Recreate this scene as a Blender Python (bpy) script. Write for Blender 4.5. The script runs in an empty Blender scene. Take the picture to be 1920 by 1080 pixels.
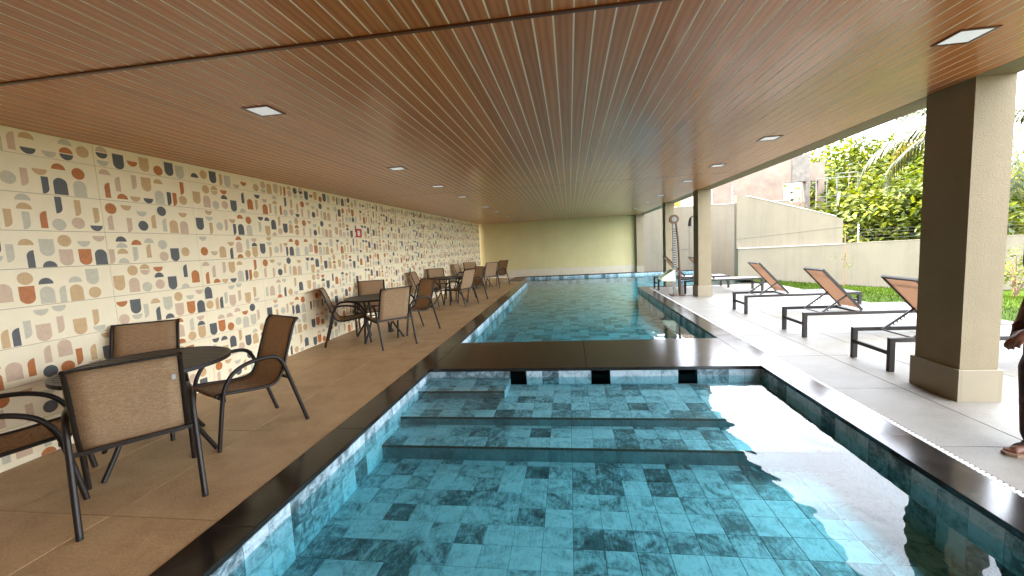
import bpy, bmesh, math, random
from mathutils import Vector, Matrix, noise as mnoise
random.seed(7)
S = bpy.context.scene
COL = S.collection
R = math.radians

# ------------------------------------------------------------------ camera
cam_d = bpy.data.cameras.new('camera')
cam = bpy.data.objects.new('camera', cam_d); COL.objects.link(cam); S.camera = cam
cam_d.sensor_width = 36.0; cam_d.lens = 781.8 / 1920 * 36; cam_d.clip_start = 0.05; cam_d.clip_end = 2000
yaw, pitch, roll, CAM_H = 0.14117, 0.10032, 0.05173, 1.48
fwd = Vector((-math.sin(yaw) * math.cos(pitch), math.cos(yaw) * math.cos(pitch), -math.sin(pitch)))
rgt0 = Vector((math.cos(yaw), math.sin(yaw), 0)); dwn0 = fwd.cross(rgt0)
rgt = math.cos(roll) * rgt0 + math.sin(roll) * dwn0
dwn = -math.sin(roll) * rgt0 + math.cos(roll) * dwn0
m = Matrix.Identity(4)
for i in range(3):
    m[i][0] = rgt[i]; m[i][1] = -dwn[i]; m[i][2] = -fwd[i]
m[2][3] = CAM_H
cam.matrix_world = m

# ------------------------------------------------------------------ world, sun, exposure
SUN_EL, SUN_AZ = R(54), R(284)      # azimuth clockwise from +Y: over the building, to the left
W = bpy.data.worlds.new('World'); S.world = W; W.use_nodes = True
nt = W.node_tree; nt.nodes.clear()
out = nt.nodes.new('ShaderNodeOutputWorld'); bg = nt.nodes.new('ShaderNodeBackground')
sky = nt.nodes.new('ShaderNodeTexSky'); sky.sky_type = 'NISHITA'; sky.sun_disc = False
sky.sun_elevation = SUN_EL; sky.sun_rotation = SUN_AZ
sky.air_density = 1.0; sky.dust_density = 2.5; sky.ozone_density = 1.0
tc = nt.nodes.new('ShaderNodeTexCoord'); mp = nt.nodes.new('ShaderNodeMapping')
mp.inputs['Scale'].default_value = (1.0, 1.0, 2.6)
cn = nt.nodes.new('ShaderNodeTexNoise'); cn.inputs['Scale'].default_value = 2.2; cn.inputs['Detail'].default_value = 7
cn.inputs['Roughness'].default_value = 0.62; cn.inputs['Distortion'].default_value = 0.6
cr = nt.nodes.new('ShaderNodeValToRGB'); cr.color_ramp.elements[0].position = 0.33; cr.color_ramp.elements[1].position = 0.72
cr.color_ramp.elements[0].color = (0.5, 0.5, 0.5, 1); cr.color_ramp.elements[1].color = (0.85, 0.85, 0.85, 1)
mx = nt.nodes.new('ShaderNodeMix'); mx.data_type = 'RGBA'
mx.inputs[7].default_value = (10.6, 11.1, 12.0, 1)      # sunlit thin cloud, in the sky node's own units
L = nt.links.new
L(tc.outputs['Generated'], mp.inputs['Vector']); L(mp.outputs[0], cn.inputs['Vector']); L(cn.outputs['Fac'], cr.inputs['Fac'])
L(cr.outputs['Color'], mx.inputs[0]); L(sky.outputs[0], mx.inputs[6]); L(mx.outputs[2], bg.inputs['Color'])
bg.inputs['Strength'].default_value = 0.12
L(bg.outputs[0], out.inputs['Surface'])
sun_d = bpy.data.lights.new('sun', 'SUN'); sun_d.energy = 2.0; sun_d.angle = R(0.6); sun_d.color = (1, 0.95, 0.86)
sun = bpy.data.objects.new('sun', sun_d); COL.objects.link(sun)
sdir = Vector((math.sin(SUN_AZ) * math.cos(SUN_EL), math.cos(SUN_AZ) * math.cos(SUN_EL), math.sin(SUN_EL)))
sun.rotation_euler = sdir.to_track_quat('Z', 'Y').to_euler(); sun.location = sdir * 40
S.view_settings.view_transform = 'Standard'; S.view_settings.look = 'None'
S.view_settings.gamma = 1.0; S.view_settings.use_curve_mapping = False
S.view_settings.exposure = 3.55
S.cycles.use_denoising = True
S.cycles.max_bounces = 10; S.cycles.diffuse_bounces = 6; S.cycles.glossy_bounces = 4
S.cycles.transparent_max_bounces = 16; S.cycles.caustics_reflective = False; S.cycles.caustics_refractive = False
S.cycles.sample_clamp_indirect = 8

# ------------------------------------------------------------------ materials
def lin(c):
    return tuple(((v / 255) / 12.92 if v / 255 <= 0.04045 else ((v / 255 + 0.055) / 1.055) ** 2.4) for v in c) + (1,)

class N:
    """small node-graph helper"""
    def __init__(s, name):
        s.m = bpy.data.materials.new(name); s.m.use_nodes = True; s.t = s.m.node_tree
        s.b = s.t.nodes['Principled BSDF']; s.o = s.t.nodes['Material Output']
    def n(s, kind, **kw):
        nd = s.t.nodes.new('ShaderNode' + kind)
        for k, v in kw.items():
            if k.startswith('i_'): nd.inputs[k[2:].replace('_', ' ')].default_value = v
            else: setattr(nd, k, v)
        return nd
    def l(s, a, b): s.t.links.new(a, b)
    def math(s, op, a, b=None, c=None):
        nd = s.n('Math', operation=op)
        for i, v in enumerate((a, b, c)):
            if v is None: continue
            if isinstance(v, (int, float)): nd.inputs[i].default_value = v
            else: s.l(v, nd.inputs[i])
        return nd.outputs[0]
    def mix(s, f, a, b, blend='MIX'):
        nd = s.n('Mix', data_type='RGBA', blend_type=blend)
        for i, v in ((0, f), (6, a), (7, b)):
            if isinstance(v, (int, float, tuple)): nd.inputs[i].default_value = v
            else: s.l(v, nd.inputs[i])
        return nd.outputs[2]
    def rand(s):
        """0..1 that differs per object and per mesh island"""
        oi = s.n('ObjectInfo'); g = s.n('NewGeometry')
        return s.math('FRACT', s.math('ADD', oi.outputs['Random'], g.outputs['Random Per Island']))
    def pos(s, scale=(1, 1, 1), rnd=None, amount=37.0):
        g = s.n('NewGeometry'); v = g.outputs['Position']
        if rnd is not None:
            c = s.n('CombineXYZ')
            for i in range(3): s.l(s.math('MULTIPLY', rnd, amount * (1 + 0.7 * i)), c.inputs[i])
            a = s.n('VectorMath', operation='ADD'); s.l(v, a.inputs[0]); s.l(c.outputs[0], a.inputs[1]); v = a.outputs[0]
        mp = s.n('Mapping'); mp.inputs['Scale'].default_value = scale; s.l(v, mp.inputs['Vector'])
        return mp.outputs[0]
    def noise(s, vec, scale, detail=4, rough=0.55, dist=0.0):
        nd = s.n('TexNoise'); nd.inputs['Scale'].default_value = scale; nd.inputs['Detail'].default_value = detail
        nd.inputs['Roughness'].default_value = rough; nd.inputs['Distortion'].default_value = dist
        s.l(vec, nd.inputs['Vector']); return nd.outputs['Fac']
    def ramp(s, f, stops):
        nd = s.n('ValToRGB'); e = nd.color_ramp.elements
        while len(e) < len(stops): e.new(0.5)
        for el, (p, c) in zip(e, stops):
            el.position = p; el.color = c if isinstance(c, tuple) else (c, c, c, 1)
        s.l(f, nd.inputs[0]); return nd.outputs[0]
    def bump(s, h, strength=0.3, dist=0.01):
        nd = s.n('Bump'); nd.inputs['Strength'].default_value = strength; nd.inputs['Distance'].default_value = dist
        s.l(h, nd.inputs['Height']); s.l(nd.outputs[0], s.b.inputs['Normal']); return nd
    def set(s, color=None, rough=None, **kw):
        for k, v in dict({'Base Color': color, 'Roughness': rough}, **kw).items():
            if v is None: continue
            k = k.replace('_', ' ')
            if isinstance(v, (int, float, tuple)): s.b.inputs[k].default_value = v
            else: s.l(v, s.b.inputs[k])
        return s.m

def plain(name, rgb, rough=0.5, var=0.12, scale=6.0, bump=0.0, bscale=150, streak=0.0, **kw):
    g = N(name); c = lin(rgb); p = g.pos()
    f = g.noise(p, scale, 6, 0.65)
    lo = tuple(v * (1 - var) for v in c[:3]) + (1,); hi = tuple(min(1, v * (1 + var)) for v in c[:3]) + (1,)
    col = g.ramp(f, [(0.3, lo), (0.7, hi)])
    if streak:
        sf = g.math('MULTIPLY', g.ramp(g.noise(g.pos((5, 5, .35)), 1.4, 6, 0.7), [(0.48, 0.0), (0.75, 1.0)]), streak)
        col = g.mix(sf, col, tuple(v * .55 for v in c[:3]) + (1,))
    if bump: g.bump(g.noise(p, bscale, 4, 0.6), bump, 0.004)
    return g.set(col, rough, **kw)

M = {}
# ceiling wood
g = N('ceiling_wood'); r = g.rand()
p1 = g.pos((26, 0.9, 26), r); p2 = g.pos((7, 0.5, 7), r)
f = g.noise(p2, 3.0, 5, 0.6, 2.2)
rings = g.n('TexWave', wave_type='BANDS', bands_direction='X'); g.l(p2, rings.inputs['Vector'])
rings.inputs['Scale'].default_value = 1.1; rings.inputs['Distortion'].default_value = 9; rings.inputs['Detail'].default_value = 3; rings.inputs['Detail Scale'].default_value = 0.7
ff = g.math('ADD', g.math('MULTIPLY', g.noise(p1, 2.0, 6, 0.7), 0.35), g.math('ADD', g.math('MULTIPLY', rings.outputs['Fac'], 0.3), g.math('MULTIPLY', f, 0.35)))
col = g.ramp(ff, [(0.25, lin((182, 101, 48))), (0.5, lin((207, 125, 60))), (0.8, lin((216, 141, 76)))])
col = g.mix(1.0, col, g.ramp(r, [(0.0, 0.82), (1.0, 1.0)]), 'MULTIPLY')
g.bump(ff, 0.08, 0.002)
M['wood'] = g.set(col, 0.32, IOR=1.5, Coat_Weight=0.2, Coat_Roughness=0.1)
M['groove'] = plain('groove_light', (250, 236, 214), 0.5, 0.02)
M['wood_strip'] = plain('joint_strip', (92, 52, 32), 0.35, 0.15, 8)
M['cream_paint'] = plain('cream_textured_paint', (126, 113, 86), 0.75, 0.07, 3, 0.9, 90, 0.15)
M['column_base'] = plain('beige_porcelain', (132, 121, 98), 0.42, 0.05, 5)
M['olive_paint'] = plain('olive_cream_paint', (198, 182, 130), 0.7, 0.06, 1.2, 0.4, 140, 0.12)
M['boundary'] = plain('boundary_render', (120, 110, 92), 0.85, 0.1, 0.9, 0.6, 60, 0.35)
M['skirting'] = plain('skirting_stone', (196, 184, 158), 0.5, 0.08, 4)
# printed wall tile colours
M['tile_cream'] = plain('tile_cream', (248, 236, 202), 0.42, 0.035, 5)
M['p_tan'] = plain('print_tan', (210, 176, 126), 0.45, 0.10, 40)
M['p_rust'] = plain('print_rust', (190, 116, 56), 0.45, 0.16, 30)
M['p_char'] = plain('print_charcoal', (88, 90, 90), 0.45, 0.14, 40)
M['p_grey'] = plain('print_grey', (206, 200, 174), 0.45, 0.08, 40)
M['p_rose'] = plain('print_rose', (214, 186, 156), 0.45, 0.08, 40)
M['grout'] = plain('grout', (150, 136, 112), 0.9, 0.05)
# deck tiles
def deck_mat(name, a, b, c_, rough):
    g = N(name); r = g.rand(); p = g.pos((1, 1, 1), r); w = g.pos()
    f = g.math('ADD', g.math('MULTIPLY', g.noise(p, 3.0, 7, 0.62, 0.4), 0.6), g.math('MULTIPLY', g.noise(w, 60.0, 4, 0.75), 0.55))
    col = g.ramp(f, [(0.4, lin(a)), (0.57, lin(b)), (0.76, lin(c_))])
    vein = g.noise(p, 1.6, 5, 0.5, 2.5)
    v = g.ramp(g.math('ABSOLUTE', g.math('SUBTRACT', vein, 0.5)), [(0.0, 1.0), (0.012, 0.0)])
    col = g.mix(g.math('MULTIPLY', v, 0.35), col, lin(c_))
    col = g.mix(1.0, col, g.ramp(r, [(0.0, 0.9), (1.0, 1.0)]), 'MULTIPLY')
    col = g.mix(1.0, col, g.ramp(g.noise(w, 0.9, 7, 0.68, 0.5), [(0.35, 0.82), (0.6, 1.0)]), 'MULTIPLY')
    g.bump(g.noise(w, 75.0, 5, 0.7), 0.9, 0.005)
    return g.set(col, rough)
M['deck_tan'] = deck_mat('deck_tan_stoneware', (170, 138, 98), (194, 161, 116), (210, 180, 136), 0.5)
M['deck_grey'] = deck_mat('deck_grey_stoneware', (118, 112, 100), (131, 125, 113), (145, 138, 127), 0.5)
M['joint_tan'] = plain('joint_tan', (120, 98, 74), 0.9)
M['joint_grey'] = plain('joint_grey', (165, 158, 146), 0.9)
# dark polished granite
g = N('dark_granite'); r = g.rand(); p = g.pos((1, 1, 1), r); w = g.pos()
f = g.noise(w, 60, 6, 0.7)
col = g.ramp(f, [(0.35, lin((26, 22, 19))), (0.7, lin((36, 31, 27)))])
vn = g.noise(p, 1.3, 6, 0.6, 3.0)
v = g.ramp(g.math('ABSOLUTE', g.math('SUBTRACT', vn, 0.5)), [(0.0, 1.0), (0.010, 0.0)])
col = g.mix(g.math('MULTIPLY', v, g.math('MULTIPLY', g.noise(p, 3, 3), 0.22)), col, lin((150, 132, 112)))
M['granite'] = g.set(col, g.ramp(g.noise(w, 4, 5), [(0.3, 0.14), (0.7, 0.2)]), IOR=1.55)
# pool tile
g = N('pool_tile'); r = g.rand(); p = g.pos((1, 1, 1), r)
a = g.math('ADD', g.math('MULTIPLY', g.noise(p, 5.0, 9, 0.7, 1.8), 0.55), g.math('MULTIPLY', g.noise(g.pos((34, 9, 20), r), 1.6, 9, 0.78, 0.8), 0.45))
sh = g.math('ADD', a, g.math('MULTIPLY', g.math('SUBTRACT', g.math('POWER', r, 0.8), 0.52), 0.19))
col = g.ramp(sh, [(0.33, lin((46, 58, 60))), (0.43, lin((92, 112, 118))), (0.50, lin((152, 174, 182))), (0.58, lin((184, 204, 212))), (0.8, lin((210, 224, 230)))])
M['pool_tile'] = g.set(col, 0.35)
M['nosing'] = plain('step_nosing', (62, 54, 44), 0.5, 0.3, 20)
M['riser'] = plain('riser_shaded_tile', (92, 112, 116), 0.4, 0.45, 7)  # pool tile darkened: the risers' shade is put into the colour
M['pool_grout'] = plain('pool_grout', (62, 84, 88), 0.9)
# water: no refraction, Fresnel reflection over a clear surface, coloured by the water's own absorption
g = N('pool_water'); w = g.pos((1, 1, 1))
hgt = g.math('ADD', g.math('MULTIPLY', g.noise(g.pos((1, 0.8, 1)), 2.2, 2, 0.45, 0.3), 1.0), g.math('MULTIPLY', g.noise(w, 6.5, 1, 0.5), 0.22))
bp = g.n('Bump'); bp.inputs['Strength'].default_value = 1.0; bp.inputs['Distance'].default_value = 0.007; g.l(hgt, bp.inputs['Height'])
geo = g.n('NewGeometry'); dt = g.n('VectorMath', operation='DOT_PRODUCT'); g.l(geo.outputs['Incoming'], dt.inputs[0]); g.l(bp.outputs[0], dt.inputs[1])
cosv = g.math('ABSOLUTE', dt.outputs['Value'])
fr = g.math('ADD', 0.035, g.math('MULTIPLY', 0.9, g.math('POWER', g.math('SUBTRACT', 1.0, g.math('MINIMUM', cosv, 1.0)), 5.0)))
tr = g.n('BsdfTransparent'); tr.inputs['Color'].default_value = (0.68, 0.91, 0.935, 1); gl = g.n('BsdfGlossy'); gl.inputs['Roughness'].default_value = 0.0; g.l(bp.outputs[0], gl.inputs['Normal'])
ms = g.n('MixShader'); g.l(fr, ms.inputs[0]); g.l(tr.outputs[0], ms.inputs[1]); g.l(gl.outputs[0], ms.inputs[2])
va = g.n('VolumeAbsorption'); va.inputs['Color'].default_value = (0.10, 0.82, 0.86, 1); va.inputs['Density'].default_value = 0.6
g.l(ms.outputs[0], g.o.inputs['Surface']); g.l(va.outputs[0], g.o.inputs['Volume'])
M['water'] = g.m
# furniture
def sling_mat(name, a, b):
    g = N(name); tc = g.n('TexCoord'); mp = g.n('Mapping'); g.l(tc.outputs['Object'], mp.inputs['Vector'])
    w1 = g.noise(g.pos((30, 30, 420)), 1.0, 3, 0.6); w2 = g.noise(g.pos((300, 300, 14)), 1.0, 3, 0.6)
    f = g.math('ADD', g.math('MULTIPLY', w1, 0.55), g.math('MULTIPLY', w2, 0.45))
    col = g.ramp(f, [(0.32, lin(a)), (0.68, lin(b))])
    g.bump(f, 0.3, 0.002)
    m_ = g.set(col, 0.7)
    # an open mesh weave lets some light through
    t = g.n('BsdfTranslucent'); g.l(col, t.inputs['Color']); ad = g.n('MixShader'); ad.inputs[0].default_value = 0.4
    g.l(g.b.outputs[0], ad.inputs[1]); g.l(t.outputs[0], ad.inputs[2]); g.l(ad.outputs[0], g.o.inputs['Surface'])
    return m_
M['sling'] = sling_mat('brown_sling_mesh', (146, 114, 82), (224, 192, 150))
M['sling_lounger'] = sling_mat('terracotta_sling_mesh', (192, 162, 140), (216, 190, 168))
M['sling_sheen'] = sling_mat('seat_mesh_sky_sheen', (176, 166, 156), (204, 196, 188))  # lounger mesh paled, with the sky sheen put into its colour
M['frame'] = plain('dark_bronze_metal', (34, 27, 22), 0.42, 0.15, 30, Specular_IOR_Level=0.35)
M['slat'] = plain('dark_slat', (52, 42, 35), 0.45, 0.18, 20)
M['tag'] = plain('grey_tag', (170, 170, 168), 0.4)
M['white'] = plain('white_plastic', (232, 230, 226), 0.4, 0.03)
M['black'] = plain('black_plastic', (22, 22, 24), 0.35, 0.1)
M['red'] = plain('red_paint', (200, 26, 32), 0.4, 0.05)
M['dark_void'] = plain('dark_cement', (40, 42, 42), 0.9)
M['concrete'] = plain('rough_concrete', (104, 98, 90), 0.9, 0.3, 5, 0.6, 40)
M['bare_render'] = plain('bare_pink_render', (122, 106, 93), 0.9, 0.25, 1.6, 0.6, 30)
M['ledge'] = plain('ledge_cap', (176, 168, 156), 0.85, 0.25, 9)
M['yellow'] = plain('yellow_paint', (176, 138, 44), 0.8, 0.1)
M['orange_house'] = plain('orange_house_paint', (160, 116, 76), 0.8, 0.08)
M['roof_tile'] = plain('clay_roof', (170, 96, 66), 0.85, 0.2, 12)
M['glass_dark'] = plain('dark_window_glass', (40, 44, 50), 0.08, 0.1)
M['steel'] = plain('galvanised_steel', (128, 126, 120), 0.45, 0.12, 20, Metallic=0.6)
M['bronze'] = plain('bronze_steel', (96, 72, 52), 0.45, 0.18, 20, Metallic=0.5)
M['seat_green'] = plain('pale_green_plastic', (196, 208, 180), 0.4, 0.04)
M['blue_cap'] = plain('blue_plastic', (40, 70, 120), 0.4)
M['bark'] = plain('bark', (128, 100, 78), 0.9, 0.3, 14, 0.8, 30)
M['soil'] = plain('soil', (118, 104, 78), 0.95, 0.25, 0.4)
g = N('lamp_diffuser'); M['lamp'] = g.set((0.85, 0.86, 0.88, 1), 0.4, Emission_Color=(0.93, 0.96, 1.0, 1), Emission_Strength=0.035)
def leaf_mat(name, stops, trans=0.4):
    g = N(name); gi = g.n('NewGeometry'); oi = g.n('ObjectInfo')
    f = g.math('ADD', g.math('MULTIPLY', gi.outputs['Random Per Island'], 0.6), g.math('MULTIPLY', g.noise(g.pos(), 0.9, 3), 0.4))
    col = g.ramp(f, [(p, lin(c)) for p, c in stops]); g.set(col, 0.5)
    t = g.n('BsdfTranslucent'); g.l(col, t.inputs['Color']); ms = g.n('MixShader'); ms.inputs[0].default_value = trans
    g.l(g.b.outputs[0], ms.inputs[1]); g.l(t.outputs[0], ms.inputs[2]); g.l(ms.outputs[0], g.o.inputs['Surface']); return g.m
M['leaf'] = leaf_mat('tree_leaf', [(0.2, (44, 60, 6)), (0.5, (88, 100, 6)), (0.8, (128, 128, 8))])
M['leaf_dark'] = leaf_mat('tree_leaf_dark', [(0.2, (40, 58, 8)), (0.5, (74, 90, 8)), (0.8, (108, 116, 10))])
M['palm_leaf'] = leaf_mat('palm_leaf', [(0.2, (36, 44, 20)), (0.55, (56, 62, 28)), (0.85, (84, 78, 36))], 0.12)
M['palm_dry'] = leaf_mat('palm_leaf_yellow', [(0.2, (104, 92, 26)), (0.8, (136, 118, 34))], 0.2)
M['grass'] = leaf_mat('lawn_blade', [(0.2, (40, 60, 6)), (0.5, (56, 78, 8)), (0.8, (84, 96, 16))], 0.3)
M['grass'].node_tree.nodes['Principled BSDF'].inputs['Specular IOR Level'].default_value = 0.1
M['lawn'] = plain('lawn_ground', (54, 72, 8), 0.95, 0.3, 3.0, 0.8, 80, Specular_IOR_Level=0.1)
M['skin'] = plain('skin', (112, 72, 54), 0.5, 0.08, 30)
g = N('dark_trousers'); f = g.noise(g.pos((1, 1, 0.35)), 26, 3, 0.5)
M['trousers'] = g.set(g.ramp(f, [(0.45, lin((42, 22, 24))), (0.6, lin((66, 36, 34))), (0.72, lin((92, 78, 50)))]), 0.85)
M['shirt'] = plain('dark_shirt', (60, 44, 46), 0.85, 0.1)
M['hair'] = plain('dark_hair', (24, 20, 18), 0.6, 0.2, 60)
M['sandal'] = plain('sandal_leather', (128, 100, 78), 0.6, 0.12, 30)
M['eye'] = plain('eye_white', (220, 214, 206), 0.3, 0.02)

# ------------------------------------------------------------------ mesh helpers
class MB:
    def __init__(s): s.v = []; s.f = []; s.mi = []; s.sm = []
    def add(s, vs, fs, mi=0, smooth=False):
        o = len(s.v); s.v += [tuple(v) for v in vs]
        for f in fs: s.f.append(tuple(i + o for i in f)); s.mi.append(mi); s.sm.append(smooth)
        return s
    def box(s, x0, x1, y0, y1, z0, z1, mi=0):
        return s.add([(x0, y0, z0), (x1, y0, z0), (x1, y1, z0), (x0, y1, z0), (x0, y0, z1), (x1, y0, z1), (x1, y1, z1), (x0, y1, z1)],
                     [(3, 2, 1, 0), (4, 5, 6, 7), (0, 1, 5, 4), (1, 2, 6, 5), (2, 3, 7, 6), (3, 0, 4, 7)], mi)
    def bbox(s, x0, x1, y0, y1, z0, z1, b=0.004, mi=0):
        """box with chamfered top edges"""
        vs = [(x0, y0, z0), (x1, y0, z0), (x1, y1, z0), (x0, y1, z0), (x0, y0, z1 - b), (x1, y0, z1 - b), (x1, y1, z1 - b), (x0, y1, z1 - b),
              (x0 + b, y0 + b, z1), (x1 - b, y0 + b, z1), (x1 - b, y1 - b, z1), (x0 + b, y1 - b, z1)]
        return s.add(vs, [(3, 2, 1, 0), (0, 1, 5, 4), (1, 2, 6, 5), (2, 3, 7, 6), (3, 0, 4, 7), (4, 5, 9, 8), (5, 6, 10, 9), (6, 7, 11, 10), (7, 4, 8, 11), (8, 9, 10, 11)], mi)
    def prism(s, poly, z0, z1, mi=0):
        n = len(poly); vs = [(x, y, z0) for x, y in poly] + [(x, y, z1) for x, y in poly]
        return s.add(vs, [tuple(range(n - 1, -1, -1)), tuple(range(n, 2 * n))] + [(i, (i + 1) % n, n + (i + 1) % n, n + i) for i in range(n)], mi)
    def bar(s, a, b, w, h, up=(0, 0, 1), mi=0):
        a = Vector(a); b = Vector(b); d = (b - a).normalized(); up = Vector(up)
        if abs(d.dot(up)) > 0.98: up = Vector((1, 0, 0))
        x = d.cross(up).normalized() * w / 2; y = x.cross(d).normalized() * h / 2
        vs = [p + sx * x + sy * y for p in (a, b) for sx, sy in ((-1, -1), (1, -1), (1, 1), (-1, 1))]
        return s.add(vs, [(3, 2, 1, 0), (4, 5, 6, 7), (0, 1, 5, 4), (1, 2, 6, 5), (2, 3, 7, 6), (3, 0, 4, 7)], mi)
    def tube(s, pts, r, n=8, mi=0, caps=True, round_ends=False):
        pts = [Vector(p) for p in pts]; k = len(pts)
        rs = list(r) if hasattr(r, '__len__') else [r] * k
        if round_ends:
            def cap(p, q, rad):
                d = (p - q).normalized(); return [(p + d * rad * math.sin(a), max(rad * math.cos(a), 1e-4)) for a in (R(35), R(65), R(86))]
            st = cap(pts[0], pts[1], rs[0])[::-1]; en = cap(pts[-1], pts[-2], rs[-1])
            pts = [a for a, _ in st] + pts + [a for a, _ in en]; rs = [b for _, b in st] + rs + [b for _, b in en]; k = len(pts)
        t = [(pts[min(i + 1, k - 1)] - pts[max(i - 1, 0)]).normalized() for i in range(k)]
        u = t[0].orthogonal().normalized(); vs = []
        for i in range(k):
            u = (u - t[i] * u.dot(t[i])).normalized(); w = t[i].cross(u)
            vs += [pts[i] + (u * math.cos(2 * math.pi * j / n) + w * math.sin(2 * math.pi * j / n)) * rs[i] for j in range(n)]
        fs = [(i * n + j, i * n + (j + 1) % n, (i + 1) * n + (j + 1) % n, (i + 1) * n + j) for i in range(k - 1) for j in range(n)]
        s.add(vs, fs, mi, True)
        if caps: s.add([vs[j] for j in range(n)], [tuple(range(n - 1, -1, -1))], mi).add([vs[(k - 1) * n + j] for j in range(n)], [tuple(range(n))], mi)
        return s
    def disc(s, c, r, h, n=24, axis='Z', mi=0):
        c = Vector(c); vs = []
        for z in (-h / 2, h / 2):
            for j in range(n):
                a = 2 * math.pi * j / n; p = (r * math.cos(a), r * math.sin(a), z)
                if axis == 'X': p = (z, p[0], p[1])
                if axis == 'Y': p = (p[1], z, p[0])
                vs.append(c + Vector(p))
        return s.add(vs, [tuple(range(n - 1, -1, -1)), tuple(range(n, 2 * n))] + [(i, (i + 1) % n, n + (i + 1) % n, n + i) for i in range(n)], mi)
    def mesh(s, name, mats):
        me = bpy.data.meshes.new(name); me.from_pydata(s.v, [], s.f)
        for mm in (mats if isinstance(mats, (list, tuple)) else [mats]): me.materials.append(mm)
        me.polygons.foreach_set('material_index', s.mi); me.polygons.foreach_set('use_smooth', s.sm); me.update()
        return me
    def build(s, name, mats, parent=None): return obj(name, s.mesh(name, mats), parent)

def obj(name, me, parent=None, loc=None, rz=None):
    o = bpy.data.objects.new(name, me); COL.objects.link(o); o.parent = parent
    if loc is not None: o.location = loc
    if rz is not None: o.rotation_euler = (0, 0, rz)
    return o
def tag(o, label=None, cat=None, group=None, kind=None):
    for k, v in (('label', label), ('category', cat), ('group', group), ('kind', kind)):
        if v: o[k] = v
    return o
def thing(name, label, cat, loc=(0, 0, 0), rz=0.0, group=None):
    return tag(obj(name, None, None, loc, rz), label, cat, group)
def copy_tree(o, parent=None):
    c = o.copy(); COL.objects.link(c); c.parent = parent
    for ch in list(o.children): copy_tree(ch, c)
    return c
def spline(pts, n=6):
    pts = [Vector(p) for p in pts]; P = [2 * pts[0] - pts[1]] + pts + [2 * pts[-1] - pts[-2]]; o = []
    for i in range(1, len(P) - 2):
        a, b, c, d = P[i - 1:i + 3]
        for k in range(n):
            t = k / n
            o.append(0.5 * ((2 * b) + (c - a) * t + (2 * a - 5 * b + 4 * c - d) * t * t + (3 * b - a - 3 * c + d) * t ** 3))
    return o + [pts[-1]]
def quadbox(w, d, h, b=0.003):
    """tile lying flat, centred, top at z = 0"""
    return MB().bbox(-w / 2, w / 2, -d / 2, d / 2, -h, 0, b)

# ------------------------------------------------------------------ dimensions (metres; solved from the photograph)
XW = -4.242; HC = 2.595; XL0, XL1, XR1, XR0 = -2.049, -1.78, 2.074, 2.352
YB1, YB2 = 4.9, 6.255; YF = 19.6; YN = 0.7; YBACK = -2.6; YROOF = -2.6
WATER = -0.112

# ------------------------------------------------------------------ ground
gm = MB(); gm.add([(-600, -600, -1.6), (600, -600, -1.6), (600, 600, -1.6), (-600, 600, -1.6)], [(0, 1, 2, 3)])
tag(gm.build('ground', M['soil']), kind='structure')

# ------------------------------------------------------------------ decks with their tiles
def tiled(parent, x0, x1, y0, y1, nx, ny, mat, name='tile', z=0.0, th=0.012, gap=0.005, b=0.002, jitter=0.0006, off=False, cache={}):
    w = (x1 - x0) / nx; d = (y1 - y0) / ny; key = (round(w, 4), round(d, 4), th, mat.name)
    if key not in cache: cache[key] = quadbox(w - gap, d - gap, th, b).mesh(name, mat)
    for i in range(nx):
        for j in range(ny):
            obj(name, cache[key], parent, (x0 + (i + .5) * w, y0 + (j + .5) * d, z + random.uniform(-jitter, jitter)))
ld = tag(MB().box(XW - .1, XL0, YBACK, YF, -1.59, -0.0115).build('pool_deck', M['joint_tan']), kind='structure')
tiled(ld, XW, XL0, YBACK, 16.9, 3, 17, M['deck_tan'])
tiled(ld, XW, -2.9, 16.9, YF, 2, 2, M['deck_tan'])
rd = tag(MB().prism([(XR0, YBACK), (6.4, YBACK), (6.4, 9.05), (5.85, 9.05), (5.85, 13.16), (XR0, 13.16)], -1.59, -0.0115).build('terrace', M['joint_grey']), kind='structure')
tiled(rd, XR0 + .045, 5.85, YBACK, 13.16, 6, 14, M['deck_grey'])
tiled(rd, 5.85, 6.4, YBACK, 9.05, 1, 10, M['deck_grey'])
# near end of the pool, where the photographer stands
nd = tag(MB().box(XL0, XR0, YBACK, YN - .27, -1.59, -0.0115).build('pool_end_deck', M['joint_tan']), kind='structure')
tiled(nd, XL0, XR0, YBACK, YN - .27, 4, 3, M['deck_tan'])

# ------------------------------------------------------------------ granite coping and the bridge slab
cp = tag(MB().box(XL0, XL1 - .02, YBACK + 2, 16.9, -1.58, -.034).box(XR1 + .02, XR0, YBACK + 2, 13.1, -1.58, -.034).box(XL0, XR0, YN - .25, YN - .03, -1.575, -.034).build('pool_coping', M['dark_void']), kind='structure')
def coping(x0, x1, y0, y1, n, along='Y'):
    for k in range(n):
        if along == 'Y': a, b, c, d = x0, x1, y0 + (y1 - y0) * k / n, y0 + (y1 - y0) * (k + 1) / n
        else: a, b, c, d = x0 + (x1 - x0) * k / n, x0 + (x1 - x0) * (k + 1) / n, y0, y1
        me = MB().bbox(-(b - a) / 2 + .0008, (b - a) / 2 - .0008, -(d - c) / 2 + .0008, (d - c) / 2 - .0008, -.033, 0, .003).mesh('coping_stone', M['granite'])
        obj('coping_stone', me, cp, ((a + b) / 2, (c + d) / 2, .004 + random.uniform(-.0005, .0005)))
coping(XL0, XL1, YN, 16.9, 13); coping(XR1, XR0, YN, 13.16, 10)
coping(XL0, XR0, YN - .27, YN, 3, 'X')
coping(XR1, 5.85, 13.16, 13.43, 3, 'X'); coping(-2.9, XL1, 16.9, 17.17, 1, 'X')
coping(-2.9, -2.62, 17.17, YF - .06, 2); coping(-2.62, 5.6, YF - .06, YF + .16, 6, 'X')
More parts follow.
